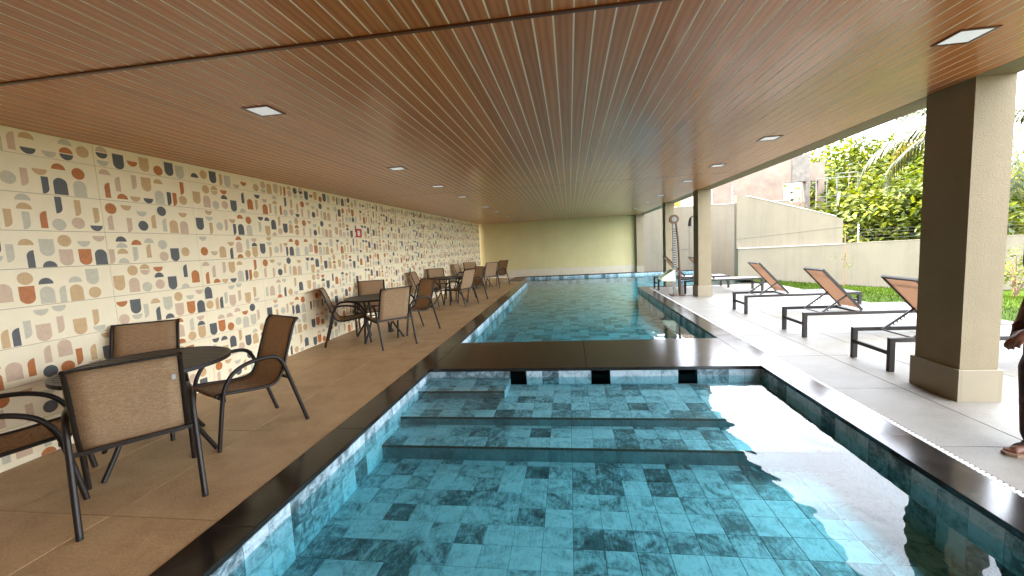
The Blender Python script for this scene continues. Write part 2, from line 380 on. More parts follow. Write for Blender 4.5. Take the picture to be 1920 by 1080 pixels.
br = tag(MB().box(XL1, XR1, 5.0, 5.06, -1.57, -.25).build('bridge', M['dark_void']), kind='structure')
for a, b in ((XL1, 0.15), (0.15, XR1)):
    me = MB().bbox(a + .001, b - .001, YB1 - .015, YB2 + .015, -.033, .0045, .003).mesh('bridge_slab', M['granite']); obj('bridge_slab', me, br)

# ------------------------------------------------------------------ pool basins
T = 0.1925; TH = .008
tile_flat = quadbox(T - .003, T - .003, TH, .0012).mesh('pool_tile', M['pool_tile'])
def pool_floor(name, x0, x1, y0, y1, z, kind='structure', singles=300, parts_from='y0'):
    root = tag(MB().box(x0, x1, y0, y1, z - .15, z - TH + .0015).build(name, M['pool_grout']), kind=kind)
    nx = max(1, round((x1 - x0) / T)); ny = max(1, math.ceil((y1 - y0) / T - .01)); cnt = 0; rest = MB()
    for j in range(ny):
        ya = y0 + j * T; yb = min(ya + T, y1)
        for i in range(nx):
            xa = x0 + (x1 - x0) * i / nx; w = (x1 - x0) / nx
            dz = random.uniform(-.0005, .0005)
            if cnt < singles:
                o = obj('pool_tile', tile_flat, root, (xa + w / 2, (ya + yb) / 2, z + dz)); o.scale = (w / T, (yb - ya) / T, 1); cnt += 1
            else: rest.bbox(xa + .0015, xa + w - .0015, ya + .0015, yb - .0015, z - TH, z + dz, .0012)
    if rest.v: tag(rest.build('pool_tiles', M['pool_tile'], root), kind='stuff')
    return root
ZF1, ZF2 = -.41, -.44
pool_floor('pool_floor', XL1, XR1, YN, 3.47, ZF1)
def step(name, x0, x1, y0, y1, z, zlow):
    """a submerged tread with tiled riser facing -Y"""
    root = pool_floor(name, x0, x1, y0 + TH, y1, z)
    root.data = MB().box(x0, x1, y0 + TH, y1, -1.5, z - TH + .0015).mesh(name, M['pool_grout'])
    n = max(1, round((x1 - x0) / T)); w = (x1 - x0) / n
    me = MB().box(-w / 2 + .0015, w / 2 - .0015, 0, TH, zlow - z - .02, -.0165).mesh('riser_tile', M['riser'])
    MB().bbox(x0, x1, y0 - .002, y0 + .012, z - .016, z + .001, .002).build('nosing', M['nosing'], root)
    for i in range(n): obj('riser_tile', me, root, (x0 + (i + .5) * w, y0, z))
    return root
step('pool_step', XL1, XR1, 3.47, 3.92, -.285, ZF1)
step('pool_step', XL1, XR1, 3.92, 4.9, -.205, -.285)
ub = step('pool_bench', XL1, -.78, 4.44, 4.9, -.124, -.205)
eb = MB().box(-TH, 0, 0, .46 - TH, -.09, -.0005).mesh('riser_tile', M['pool_tile']); obj('riser_tile', eb, ub, (-.78 + TH, 4.44 + TH, -.124))
def pool_wall(name, a, b, axis, sign, z0=-1.5, holes=(), single_rows=3, ztop=-.034):
    """tiled basin wall. axis 'Y': runs along Y at x=a[0]; axis 'X': runs along X. sign: side the tiles face"""
    L0 = a[1] if axis == 'Y' else a[0]; L1 = b[1] if axis == 'Y' else b[0]; c = a[0] if axis == 'Y' else a[1]
    root = tag(obj(name, None), kind='structure')
    bk = MB()
    segs = []; cur = L0
    for h0, h1 in holes: segs.append((cur, h0)); cur = h1
    segs.append((cur, L1))
    for s0, s1 in segs:
        lo, hi = (c - .09 * sign, c - (TH - .0015) * sign); lo, hi = min(lo, hi), max(lo, hi)
        if axis == 'Y': bk.box(lo, hi, s0, s1, z0, ztop)
        else: bk.box(s0, s1, lo, hi, z0, ztop)
    for h0, h1 in holes:
        if axis == 'X': bk.box(h0, h1, c - .09 if sign > 0 else c + TH - .0015, c - TH if sign > 0 else c + .09, z0, -.235)
    root_m = bk.mesh(name, M['pool_grout']); root.data if False else None
    base = obj('wall_backing', root_m, root)
    cnt = 0; rest = MB()
    for (s0, s1) in segs:
        n = max(1, round((s1 - s0) / T)); w = (s1 - s0) / n
        for i in range(n):
            u0 = s0 + i * w + .0015; u1 = s0 + (i + 1) * w - .0015; zt = ztop
            row = 0
            while zt > z0 + .6:
                zb = zt - T
                lo, hi = (c - TH * sign, c + random.uniform(-.0006, .0006) * 0); lo, hi = min(lo, hi), max(lo, hi)
                bx = MB() if (cnt < 300 and row < single_rows) else rest
                if axis == 'Y': bx.box(lo, hi, u0, u1, zb + .003, zt)
                else: bx.box(u0, u1, lo, hi, zb + .003, zt)
                if bx is not rest: bx.build('pool_tile', M['pool_tile'], root); cnt += 1
                zt = zb; row += 1
    if rest.v: tag(rest.build('pool_tiles', M['pool_tile'], root), kind='stuff')
    return root
HOLES = ((-.785, -.575), (.2, .42), (1.19, 1.4))
pool_wall('pool_side_wall', (XL1 + 0, YN), (XL1, YB1), 'Y', 1)
pool_wall('pool_side_wall', (XR1, YN), (XR1, YB1), 'Y', -1)
pool_wall('pool_cross_wall', (XL1, YB1), (XR1, YB1), 'X', -1, holes=HOLES)
pool_wall('pool_cross_wall', (XL1, YB2), (XR1, YB2), 'X', 1, single_rows=1)
pool_wall('pool_side_wall', (XL1, YB2), (XL1, 17.1), 'Y', 1, single_rows=2)
pool_wall('pool_side_wall', (XR1, YB2), (XR1, 13.43), 'Y', -1, single_rows=2)
pool_wall('pool_end_wall', (-2.62, YF - .05), (5.6, YF - .05), 'X', -1, single_rows=1)
pool_wall('pool_end_wall', (XR1, 13.43), (5.6, 13.43), 'X', 1, single_rows=0)
pool_wall('pool_end_wall', (XL1, YN), (XR1, YN), 'X', 1, single_rows=0)
pool_floor('pool_floor', XL1 - .02, XR1 + .02, YB2, YF, ZF2)
pool_floor('pool_floor', XR1 + .03, 5.6, 13.45, YF, ZF2, singles=0)
pool_floor('pool_floor', -2.62, XL1 - .03, 17.2, YF, ZF2, singles=0)
wt = MB().prism([(XL1 - .004, YN - .004), (XR1 + .004, YN - .004), (XR1 + .004, YB1 + .07), (XL1 - .004, YB1 + .07)], -1.0, WATER)
tag(wt.build('water', M['water']), kind='structure')
wt = MB().prism([(XL1 - .004, YB2 - .004), (XR1 + .004, YB2 - .004), (XR1 + .004, 13.426), (5.604, 13.426), (5.604, YF - .046), (-2.624, YF - .046), (-2.624, 17.17), (XL1 - .004, 17.17)], -1.0, WATER)
tag(wt.build('water', M['water']), kind='structure')
# drain grate beside the right coping
dg = thing('drain_grate', 'narrow slotted white drain grate along the dark coping of the terrace', 'drain', (XR0, 0, 0))
MB().box(.003, .042, YBACK, 13.16, -.0114, -.006).build('channel', M['dark_void'], dg)
sl = MB()
y = YBACK
while y < 13.1:
    sl.box(.004, .041, y, y + .016, -.006, .003); y += .034
tag(sl.build('grate_bars', M['white'], dg), kind='stuff')

# ------------------------------------------------------------------ printed tile wall
wall = thing('patterned_wall', 'long cream wall of printed tiles with rust, tan and charcoal arches and circles', 'wall', (XW, 0, 0))
MB().box(-.25, -.0085, YBACK, YF, -.01, HC + .3).build('wall_core', M['grout'], wall)
TW = .9625; Y0T = 3.34 - 6 * TW
def motif_tile(h, seed):
    rnd = random.Random(seed); b = MB(); w = TW - .004; hh = h - .004
    b.box(-.0085, 0, 0, w, 0, hh, 0)
    X = .0007
    def poly(pts, mi): b.add([(X, u, v) for u, v in pts], [tuple(range(len(pts)))], mi)
    def circ(cu, cv, r, a0=0, a1=360, n=20):
        return [(cu + r * math.cos(R(a0 + (a1 - a0) * k / n)), cv + r * math.sin(R(a0 + (a1 - a0) * k / n))) for k in range(n + (0 if a1 - a0 == 360 else 1))]
    def put(kind, u, v, mi):
        # u,v: lower-left of a .08-wide cell
        if kind == 'circle': poly(circ(u + .052, v + .052, .05), mi)
        elif kind == 'hup': poly(circ(u + .052, v, .05, 0, 180, 12), mi)
        elif kind == 'hdn': poly(circ(u + .052, v + .05, .05, 180, 360, 12), mi)
        elif kind == 'aup': poly([(u, v), (u + .1, v)] + circ(u + .05, v + .09, .05, 0, 180, 12), mi)
        elif kind == 'adn': poly(circ(u + .05, v + .05, .05, 180, 360, 12) + [(u + .1, v + .14), (u, v + .14)], mi)
        elif kind == 'bar1': poly([(u, v), (u + .048, v)] + [(u + .048, v + .14)] + circ(u + .048, v + .092, .048, 90, 180, 6)[1:], mi)
        elif kind == 'bar2': poly([(u, v + .14), (u, v)] + circ(u, v + .048, .048, -90, 0, 6)[1:] + [(u + .048, v + .14)], mi)
    H = dict(circle=.104, hup=.05, hdn=.05, aup=.14, adn=.14, bar1=.14, bar2=.14)
    Wd = dict(bar1=.048, bar2=.048); cols = [1, 1, 1, 5, 5, 2, 2, 3, 3, 4, 4, 4]
    u = rnd.uniform(.004, .03); last = None
    while True:
        v = rnd.choice([.002, .006, .02, .05]); mw = .0
        items = []
        first = True
        while True:
            k = rnd.choice(['circle', 'circle', 'circle', 'hup', 'hdn', 'aup', 'aup', 'adn', 'adn', 'bar1', 'bar2', 'bar1', 'bar2'])
            if v + H[k] > hh - .002:
                if rnd.random() < .3: break
                k = rnd.choice(['hup', 'hdn', 'circle'])
                if v + H[k] > hh - .002: break
            items.append((k, v)); v += H[k] + rnd.choice([.008, .02, .04, .07])
            mw = max(mw, Wd.get(k, .104))
        if u + mw > w - .004: break
        for k, vv in items:
            c = rnd.choice(cols)
            while c == last: c = rnd.choice(cols)
            last = c
            put(k, u + (mw - Wd.get(k, .104)) * rnd.random(), vv, c)
        u += mw + rnd.uniform(.015, .04)
    return b.mesh('wall_tile', [M['tile_cream'], M['p_tan'], M['p_rust'], M['p_char'], M['p_grey'], M['p_rose']])
variants = [motif_tile(.3, 100 + k) for k in range(16)]; tops = [motif_tile(HC - 2.4, 300 + k) for k in range(8)]
wr = random.Random(5)
nT = int((YF - Y0T) / TW) + 1
for rrow in range(9):
    last = None
    for k in range(nT):
        me = wr.choice([v for v in (tops if rrow == 8 else variants) if v is not last]); last = me
        y = Y0T + k * TW
        if y + TW > YF + .3: continue
        obj('wall_tile', me, wall, (wr.uniform(-.0004, .0004), y + .0015, rrow * .3 + .0015))

# red framed sign on the wall
sg = thing('wall_sign', 'small white sign with a thick red frame fixed to the printed tile wall', 'sign', (XW + .001, 8.06, 1.90))
MB().box(0.001, .006, -.07, .07, -.06, .06).build('panel', M['white'], sg)
f_ = MB(); f_.box(.001, .009, -.11, -.055, -.085, .085).box(.001, .009, .055, .11, -.085, .085).box(.001, .009, -.055, .055, -.085, -.05).box(.001, .009, -.055, .055, .05, .085)
f_.build('frame', M['red'], sg)

# ------------------------------------------------------------------ end wall, roof with added shade block, ceiling
ew = thing('end_wall', 'plain olive cream end wall behind the far edge of the pool', 'wall', (0, YF + .17, 0))
MB().box(XW - .25, 3.08, 0, .3, 0, HC + .3).build('wall', M['olive_paint'], ew)
for k in range(6):
    x0 = -4.24 + k * (3.075 + 4.24) / 6; MB().bbox(x0 + .001, x0 + (3.075 + 4.24) / 6 - .001, -.012, .001, .005, .335, .003).build('skirting_tile', M['skirting'], ew)
MB().box(XW - .2, -2.62, -.17, 0.0, -1.5, -.004).build('footing', M['joint_tan'], ew)
bl = thing('roof_and_shade_block', 'pavilion roof with an added unseen block above that shades the terrace', 'building', (0, 0, HC))
MB().box(XW - .25, 3.14, YROOF, YF + .47, .03, .42).build('roof_slab', M['concrete'], bl)
MB().box(3.142, 3.44, YROOF, YF + .47, 0, .42).build('edge_beam', M['cream_paint'], bl)
uw = MB().box(XW - .25, 3.435, YROOF, YF + .46, .421, 3.6).build('upper_shade_block', M['cream_paint'], bl)  # added unseen block, there to cast shade over the terrace
for k in range(6):  # windows dress the added block
    y0 = 1.6 + k * 2.9; wd = MB().box(3.437, 3.45, y0, y0 + 1.6, 1.3, 2.5).build('window', M['white'], bl)
    MB().box(3.451, 3.456, y0 + .07, y0 + 1.53, 1.37, 2.43).build('pane', M['glass_dark'], wd)
rw = thing('rear_light_blocker', 'added unseen wall keeping light out behind the near end of the pool', 'wall', (0, YBACK - .2, 0))
MB().box(XW - .25, 3.44, -.05, .198, -1.5, HC + .4).build('wall', M['cream_paint'], rw)  # added out of view to shut out light from behind the camera
# ceiling planks
ce = tag(MB().box(XW, 3.14, YROOF, YF + .16, HC + .002, HC + .029).build('ceiling', M['groove']), kind='structure')
NP = 72; PW = (3.14 - XW) / NP
segs = [(YROOF, 2.146), (2.17, 8.139), (8.151, 14.305), (14.315, YF + .165)]
for (a, b) in segs:
    e = .0037
    prof = [(-PW / 2 + e, .0023), (PW / 2 - e, .0023), (PW / 2 - e, .001), (PW / 2 - e - .001, 0), (-PW / 2 + e + .001, 0), (-PW / 2 + e, .001)]
    me = MB().add([(x, a, z) for x, z in prof] + [(x, b, z) for x, z in prof], [(0, 1, 2, 3, 4, 5), (11, 10, 9, 8, 7, 6)])
    for i in range(6): me.f.append(((i + 1) % 6, i, 6 + i, 6 + (i + 1) % 6)); me.mi.append(0 if i == 3 else 1); me.sm.append(False)
    me = me.mesh('plank', [M['wood'], M['groove']])
    for i in range(NP): obj('plank', me, ce, (XW + (i + .5) * PW, 0, HC + random.uniform(-.0002, .0002)))
for y0, y1, dz in ((2.147, 2.169, .010), (8.1395, 8.1505, .001), (14.3055, 14.3145, .001)):
    MB().box(XW + .002, 3.14, y0, y1, HC - dz, HC + .0019).build('joint_strip', M['wood_strip'], ce)
# recessed square lights
def light(x, y, label, group):
    t = thing('ceiling_light', label, 'ceiling light', (x, y, HC - .001), 0, group)
    f_ = MB(); a, b = .105, .088
    f_.box(-a, a, -a, -b, -.006, 0).box(-a, a, b, a, -.006, 0).box(-a, -b, -b, b, -.006, 0).box(b, a, -b, b, -.006, 0)
    f_.build('frame', M['steel'] if False else M['wood_strip'], t)
    MB().box(-b, b, -b, b, -.003, -.0005).build('diffuser', M['lamp'], t)
for y in (3.0, 5.48, 7.25, 8.95, 11.5, 13.3, 15.6, 18.4):
    light(-2.25, y, 'square recessed ceiling light in the row nearer the patterned wall', 'ceiling lights nearer the patterned wall')
    light(2.4, y, 'square recessed ceiling light in the row nearer the columns', 'ceiling lights nearer the columns')

# ------------------------------------------------------------------ columns
def column(x0, x1, y0, y1, zb, label, skirt=True):
    t = thing('column', label, 'column', ((x0 + x1) / 2, (y0 + y1) / 2, zb)); hx, hy = (x1 - x0) / 2, (y1 - y0) / 2
    MB().box(-hx, hx, -hy, hy, 0, HC - zb - .0005).build('shaft', M['cream_paint'], t)
    if skirt:
        h = .27 - min(zb, 0) if zb > -.05 else .27 - zb; o = .022
        z0 = 0 if zb > -.05 else -zb
        for s in (-1, 1):
            MB().bbox(min(s * (hx + .001), s * (hx + o)), max(s * (hx + .001), s * (hx + o)), -hy - o, hy + o, z0 + .001, z0 + .27, .003).build('skirting_panel', M['column_base'], t)
            MB().bbox(-hx, hx, min(s * (hy + .001), s * (hy + o)), max(s * (hy + .001), s * (hy + o)), z0 + .001, z0 + .27, .003).build('skirting_panel', M['column_base'], t)
    return t
column(3.162, 3.438, 3.835, 4.29, 0.0, 'thick textured cream column with panelled base beside the lounger nearest a standing person')
column(3.105, 3.40, 10.72, 11.12, 0.0, 'cream column on the terrace carrying a black hand shower')
column(3.06, 3.32, 14.0, 14.42, -1.0, 'slim cream column rising out of the pool water', False)
column(3.0, 3.28, YF - .14, YF + .16, 0.005, 'pale column standing at the end of the olive wall')

# ------------------------------------------------------------------ dining chairs
def make_chair():
    t = thing('dining_chair', '', 'chair')
    prof = spline([(.315, 0, .418), (.29, 0, .432), (.2, 0, .425), (.02, 0, .402), (-.1, 0, .398), (-.165, 0, .43), (-.215, 0, .52), (-.27, 0, .68), (-.325, 0, .84), (-.35, 0, .9), (-.385, 0, .935)], 4)
    b = MB(); n = len(prof); w = .233
    vs = []
    for side in (0, 1):
        for i, p in enumerate(prof):
            tg = (prof[min(i + 1, n - 1)] - prof[max(i - 1, 0)]).normalized(); nn = Vector((-tg.z, 0, tg.x)) * (.003 * side)
            for k in range(7):
                s = -1 + k / 3; sag = -.012 * (1 - s * s)
                q = p + nn + Vector((tg.z, 0, -tg.x)) * sag * -1 * 0 + Vector((0, 0, sag if p.z < .44 else 0)); vs.append((q.x, s * w, q.z))
    m7 = n * 7; fs = []
    for i in range(n - 1):
        for k in range(6):
            a = i * 7 + k; fs.append((a, a + 1, a + 8, a + 7)); fs.append((m7 + a + 7, m7 + a + 8, m7 + a + 1, m7 + a))
    for i in range(n - 1):
        for k in (0, 6):
            a = i * 7 + k; fs.append((a, a + 7, m7 + a + 7, m7 + a) if k == 0 else (m7 + a, m7 + a + 7, a + 7, a))
    b.add(vs, fs, 0, True); sling = b.build('sling', M['sling'], t)
    for s in (-1, 1):
        MB().tube([(p.x, s * .245, p.z) for p in prof], .0135, 8).build('side_rail', M['frame'], t)
        loop = spline([(.345, s * .285, 0.002), (.315, s * .285, .2), (.285, s * .285, .38), (.255, s * .285, .49), (.19, s * .285, .585), (.08, s * .285, .638), (-.06, s * .285, .652), (-.15, s * .285, .632), (-.2, s * .285, .56), (-.25, s * .283, .4), (-.365, s * .28, .002)], 4)
        leg = MB().tube(loop, .0168, 8).build('arm_and_legs', M['frame'], t)
        for q in (loop[0], loop[-1]): MB().tube([(q.x, q.y, 0), (q.x * .995, q.y, .02)], .0165, 8).build('foot_cap', M['black'], leg)
    MB().bar((-.236, -.283, .435), (-.236, .283, .435), .026, .022).build('rear_bar', M['frame'], t)
    MB().bar((.272, -.285, .395), (.272, .285, .395), .024, .02).build('front_bar', M['frame'], t)
    for s in (-1, 1): MB().bar((.27, s * .246, .425), (.272, s * .285, .38), .02, .014).build('bracket', M['frame'], t)
    MB().tube([(-.385, -.24, .934), (-.385, .24, .934)], .008, 6).build('top_bar', M['frame'], t)
    MB().box(-.352, -.348, -.215, -.195, .78, .81).build('care_tag', M['tag'], t)
    return t
tn = ['farthest from the end wall', 'third from the end wall', 'second from the end wall', 'nearest the end wall']
kinds = {'A': 'poolside brown sling chair facing the end wall, at table ', 'R': 'poolside brown sling chair facing from the end wall, at table ',
         'B': 'wall side brown sling chair facing the end wall, at table ', 'C': 'tile wall side brown sling chair facing from end, at table '}
chairs = {'A1': (-2.81, 2.23, 140), 'R1': (-2.85, 3.19, 243), 'B1': (-3.58, 2.06, 49), 'C1': (-3.79, 3.07, 303), 'A2': (-2.93, 6.31, 138), 'R2': (-2.91, 7.35, 233), 'B2': (-3.77, 6.55, 27), 'C2': (-3.79, 7.48, 294),
          'A3': (-2.91, 10.73, 156), 'R3': (-2.82, 11.55, 229), 'B3': (-3.72, 10.45, 5), 'C3': (-3.76, 11.5, 299), 'A4': (-2.99, 14.82, 134), 'R4': (-2.77, 15.72, 231), 'B4': (-3.72, 14.56, -6), 'C4': (-3.72, 15.62, 300)}
proto = make_chair(); first = True
for k, (x, y, a) in chairs.items():
    c = proto if first else copy_tree(proto); first = False
    c.location = (x, y, .001); c.rotation_euler = (0, 0, R(a)); c['label'] = kinds[k[0]] + tn[int(k[1]) - 1]; c['group'] = 'sling chairs round the patio tables'

# ------------------------------------------------------------------ round slatted tables
def make_table():
    t = thing('patio_table', '', 'table'); r = .54; z = .72
    rim = MB(); n = 48; vs = []
    for rr, zz in ((r, z - .03), (r, z - .002), (r - .004, z), (r - .028, z), (r - .028, z - .03)):
        vs += [(rr * math.cos(2 * math.pi * k / n), rr * math.sin(2 * math.pi * k / n), zz) for k in range(n)]
    fs = [(q * n + k, q * n + (k + 1) % n, ((q + 1) % 5) * n + (k + 1) % n, ((q + 1) % 5) * n + k) for q in range(5) for k in range(n)]
    rim.add(vs, fs); rim.build('rim', M['frame'], t)
    ns = 22; pw = 2 * (r - .028) / ns
    for i in range(ns):
        u = -(r - .028) + (i + .5) * pw; hl = math.sqrt(max((r - .027) ** 2 - (abs(u)) ** 2, .001))
        h2 = math.sqrt(max((r - .027) ** 2 - (abs(u) - pw * .37) ** 2, .001)); h1 = math.sqrt(max((r - .027) ** 2 - (abs(u) + pw * .37) ** 2, .0004))
        lo, hi = (h2, h1) if u > 0 else (h1, h2)
        MB().prism([(u - pw * .37, -lo), (u + pw * .37, -hi), (u + pw * .37, hi), (u - pw * .37, lo)], z - .016, z - .003).build('slat', M['slat'], t)
    MB().box(-.02, .02, -.5, .5, z - .032, z - .017).box(-.5, -.021, -.02, .02, z - .032, z - .017).box(.021, .5, -.02, .02, z - .032, z - .017).build('underframe', M['frame'], t)
    for k in range(4):
        a = R(7 + 90 * k); c, s_ = math.cos(a), math.sin(a)
        MB().tube(spline([(.27 * c, .27 * s_, z - .034), (.25 * c, .25 * s_, .5), (.235 * c, .235 * s_, .36), (.30 * c, .30 * s_, .22), (.46 * c, .46 * s_, .002)], 4), .0165, 8).build('leg', M['frame'], t)
    for k in range(4):
        a, b = R(7 + 90 * k), R(97 + 90 * k)
        MB().bar((.238 * math.cos(a), .238 * math.sin(a), .37), (.238 * math.cos(b), .238 * math.sin(b), .37), .018, .018).build('brace', M['frame'], t)
        MB().bar((.245 * math.cos(a), .245 * math.sin(a), .56), (-.245 * math.cos(a) * .02, -.245 * math.sin(a) * .02, .56), .016, .016).build('brace', M['frame'], t)
    return t
tb = make_table()
for i, (x, y) in enumerate(((-3.29, 2.76), (-3.38, 6.88), (-3.28, 11.0), (-3.28, 15.15))):
    o = tb if i == 0 else copy_tree(tb)
    o.location = (x, y, 0.001); o.rotation_euler = (0, 0, R((90, 78, 98, 70)[i]))
    o['label'] = 'round dark slatted patio table, the one ' + tn[i]; o['group'] = 'round patio tables along the patterned wall'

# ------------------------------------------------------------------ sun loungers (head end towards the pool at local x = 0)
def make_lounger():
    t = thing('sun_lounger', '', 'sun lounger'); Lg, Wd, H = 1.95, .6, .35; q = .042
    for s in (-1, 1):
        MB().box(0, Lg, min(s * Wd / 2, s * (Wd / 2 - q)), max(s * Wd / 2, s * (Wd / 2 - q)), H - q, H).build('side_rail', M['frame'], t)
        for x0 in (0, Lg - .05):
            MB().box(x0, x0 + .05, min(s * Wd / 2, s * (Wd / 2 - q)), max(s * Wd / 2, s * (Wd / 2 - q)), 0.001, H - q - .0005).build('leg', M['frame'], t)
    for x0 in (.006, Lg - .036): MB().box(x0, x0 + .03, -Wd / 2 + q, Wd / 2 - q, .17, .21).build('stretcher', M['frame'], t)
    MB().box(Lg - q, Lg, -Wd / 2 + q, Wd / 2 - q, H - q + .001, H - .001).build('cross_rail', M['frame'], t); MB().box(.74, .78, -Wd / 2 + q, Wd / 2 - q, H - q + .001, H - .012).build('cross_rail', M['frame'], t)
    sl_ = MB().box(.79, Lg - q - .004, -Wd / 2 + q + .003, Wd / 2 - q - .003, H - .012, H - .006); sl_.build('seat_sling', M['sling_sheen'], t)
    hinge = Vector((.77, 0, H + .01)); top = Vector((.262, 0, .935)); d = (top - hinge).normalized(); nn = Vector((-d.z, 0, d.x))
    wb = Wd / 2 - q - .012
    bf = obj('backrest_frame', None, t)
    fm = MB()
    for s in (-1, 1): fm.bar(hinge + Vector((0, s * (wb - .012), 0)), top + Vector((0, s * (wb - .012), 0)), .026, .03, nn)
    LB = (top - hinge).length
    fm.bar(top - d * .013 + Vector((0, -wb + .025, 0)), top - d * .013 + Vector((0, wb - .025, 0)), .026, .024, nn)
    bf.data = None
    bo = fm.build('backrest_frame', M['frame'], t); bpy.data.objects.remove(bf)
    for fr_ in (.12, .82):
        p = hinge + d * LB * fr_ - nn * .012
        MB().tube(spline([p + Vector((0, -wb + .02, 0)), p + nn * -.012, p + Vector((0, wb - .02, 0))], 5), .010, 6).build('backrest_bar', M['frame'], t)
    bs = MB(); nk = 7; vs = []
    for side in (0, .004):
        for i in range(9):
            for k in range(nk):
                s = -1 + 2 * k / (nk - 1); p = hinge + d * (LB * (.02 + .96 * i / 8)) + Vector((0, s * (wb - .022), 0)) + nn * (side + .006 * (s * s - 1))
                vs.append(p)
    mm_ = 9 * nk; fs = []
    for i in range(8):
        for k in range(nk - 1):
            a = i * nk + k; fs += [(a, a + 1, a + nk + 1, a + nk), (mm_ + a + nk, mm_ + a + nk + 1, mm_ + a + 1, mm_ + a)]
    bs.add(vs, fs, 0, True).build('backrest_sling', M['sling_lounger'], t)
    for s in (-1, 1):
        up = hinge + d * LB * .36; a = Vector((up.x, s * (wb - .03), up.z)); b = Vector((.27, s * (wb - .03), H - .02))
        st = MB().bar(a, b, .016, .02).build('support_strut', M['frame'], t)
        rk = MB(); dd = (b - a).normalized()
        for k in range(5):
            p = a + dd * ((b - a).length * (.35 + .11 * k)); rk.bar(p, p + Vector((.018, 0, -.026)), .008, .010)
        rk.build('ratchet', M['frame'], st)
    MB().tube([(.27, -wb + .03, H - .022), (.27, wb - .03, H - .022)], .009, 6).build('strut_bar', M['frame'], t)
    return t
lp = make_lounger()
lspots = [(3.185, 4.93, 0, 'brown sling sun lounger standing behind the thick column'), (3.18, 6.505, 0, 'brown sling sun lounger next to the one behind the thick column'),
          (3.17, 8.44, 0, 'brown sling sun lounger between the lawn corner and two other loungers'), (2.93, 11.66, 1.0, 'brown sling sun lounger partly behind the shower column'), (2.47, 12.68, 1.0, 'brown sling sun lounger at the terrace edge by the pool lift seat')]
for i, (x, y, a, lb) in enumerate(lspots):
    o = lp if i == 0 else copy_tree(lp)
    o.location = (x, y, 0.001); o.rotation_euler = (0, 0, R(a)); o['label'] = lb; o['group'] = 'sun loungers on the terrace'

# ------------------------------------------------------------------ pool lift and hand shower
pl = thing('pool_lift', 'bronze pool access lift with round head and pale green seat at the water edge', 'pool lift', (2.7, 11.15, 0.002))
MB().bbox(-.16, .16, -.2, .2, 0, .02, .005).build('base_plate', M['bronze'], pl)
MB().bar((-.05, .02, .02), (-.05, .02, 1.9), .075, .06, (0, 1, 0)).build('mast', M['steel'], pl)
md = MB()
for k in range(24): md.box(-.0885, -.0875 + .076, -.0125, -.0105, .3 + k * .06, .325 + k * .06)
tag(md.build('mast_slots', M['black'], pl), kind='stuff')
MB().tube(spline([(.06, -.06, .02), (.055, -.05, .6), (.04, -.02, 1.3), (-.01, 0.0, 1.86), (-.05, .0, 1.98)], 5), .026, 10).build('lift_arm', M['bronze'], pl)
MB().disc((-.06, -.01, 1.94), .115, .1, 24, 'Y').build('head', M['bronze'], pl)
MB().disc((-.06, -.065, 1.94), .06, .012, 20, 'Y').build('head_cap', M['steel'], pl)
MB().tube([(-.16, -.02, 1.17), (.27, -.02, 1.17)], .012, 8).build('handle_bar', M['steel'], pl)
st = MB()
st.add([(-.42, -.2, .42), (-.1, -.2, .40), (-.1, .2, .40), (-.42, .2, .42), (-.11, -.2, .66), (-.11, .2, .66), (-.43, -.2, .395), (-.08, -.2, .375), (-.08, .2, .375), (-.43, .2, .395), (-.085, -.2, .665), (-.085, .2, .665)],
       [(0, 1, 2, 3), (1, 4, 5, 2), (9, 8, 7, 6), (8, 11, 10, 7), (4, 10, 11, 5), (0, 6, 7, 1), (3, 2, 8, 9), (0, 3, 9, 6), (1, 7, 10, 4), (2, 5, 11, 8)])
for yy in (-.205, .2): st.add([(-.42, yy, .40), (-.1, yy, .38), (-.1, yy, .68), (-.2, yy, .62), (-.42, yy, .47), (-.42, yy + .006, .40), (-.1, yy + .006, .38), (-.1, yy + .006, .68), (-.2, yy + .006, .62), (-.42, yy + .006, .47)],
                                   [(0, 1, 2, 3, 4), (9, 8, 7, 6, 5)] + [(i, (i + 1) % 5, 5 + (i + 1) % 5, 5 + i) for i in range(5)])
st.build('seat', M['seat_green'], pl)
MB().bar((-.12, 0, .3), (-.04, 0, .34), .05, .05).bar((-.26, 0, .2), (-.1, 0, .36), .05, .02).build('footrest', M['steel'], pl)
MB().tube([(.1, -.02, .02), (.1, -.02, .32)], .05, 12).build('drive_unit', M['steel'], pl)
MB().tube([(.1, -.02, .321), (.1, -.02, .36)], .052, 12).build('drive_cap', M['blue_cap'], pl)
sh = thing('hand_shower', 'black hand shower with thin pipe fixed to the terrace column', 'shower', (3.104, 10.98, 0))
MB().disc((-.012, 0, 1.97), .05, .022, 20, 'X').build('wall_flange', M['steel'], sh)
MB().tube(spline([(-.02, 0, 1.97), (-.07, 0, 1.98), (-.1, 0, 1.94)], 4), .011, 8).build('arm', M['black'], sh)
MB().tube([(-.1, 0, 1.95), (-.12, 0, 1.86), (-.128, 0, 1.74)], [.022, .032, .04], 12).build('shower_head', M['black'], sh)
MB().tube([(-.135, .01, 1.74), (-.14, .01, .75)], .005, 6).build('hose', M['steel'], sh)
MB().bar((-.001, .01, .76), (-.15, .01, .76), .03, .03).build('hose_holder', M['steel'], sh)

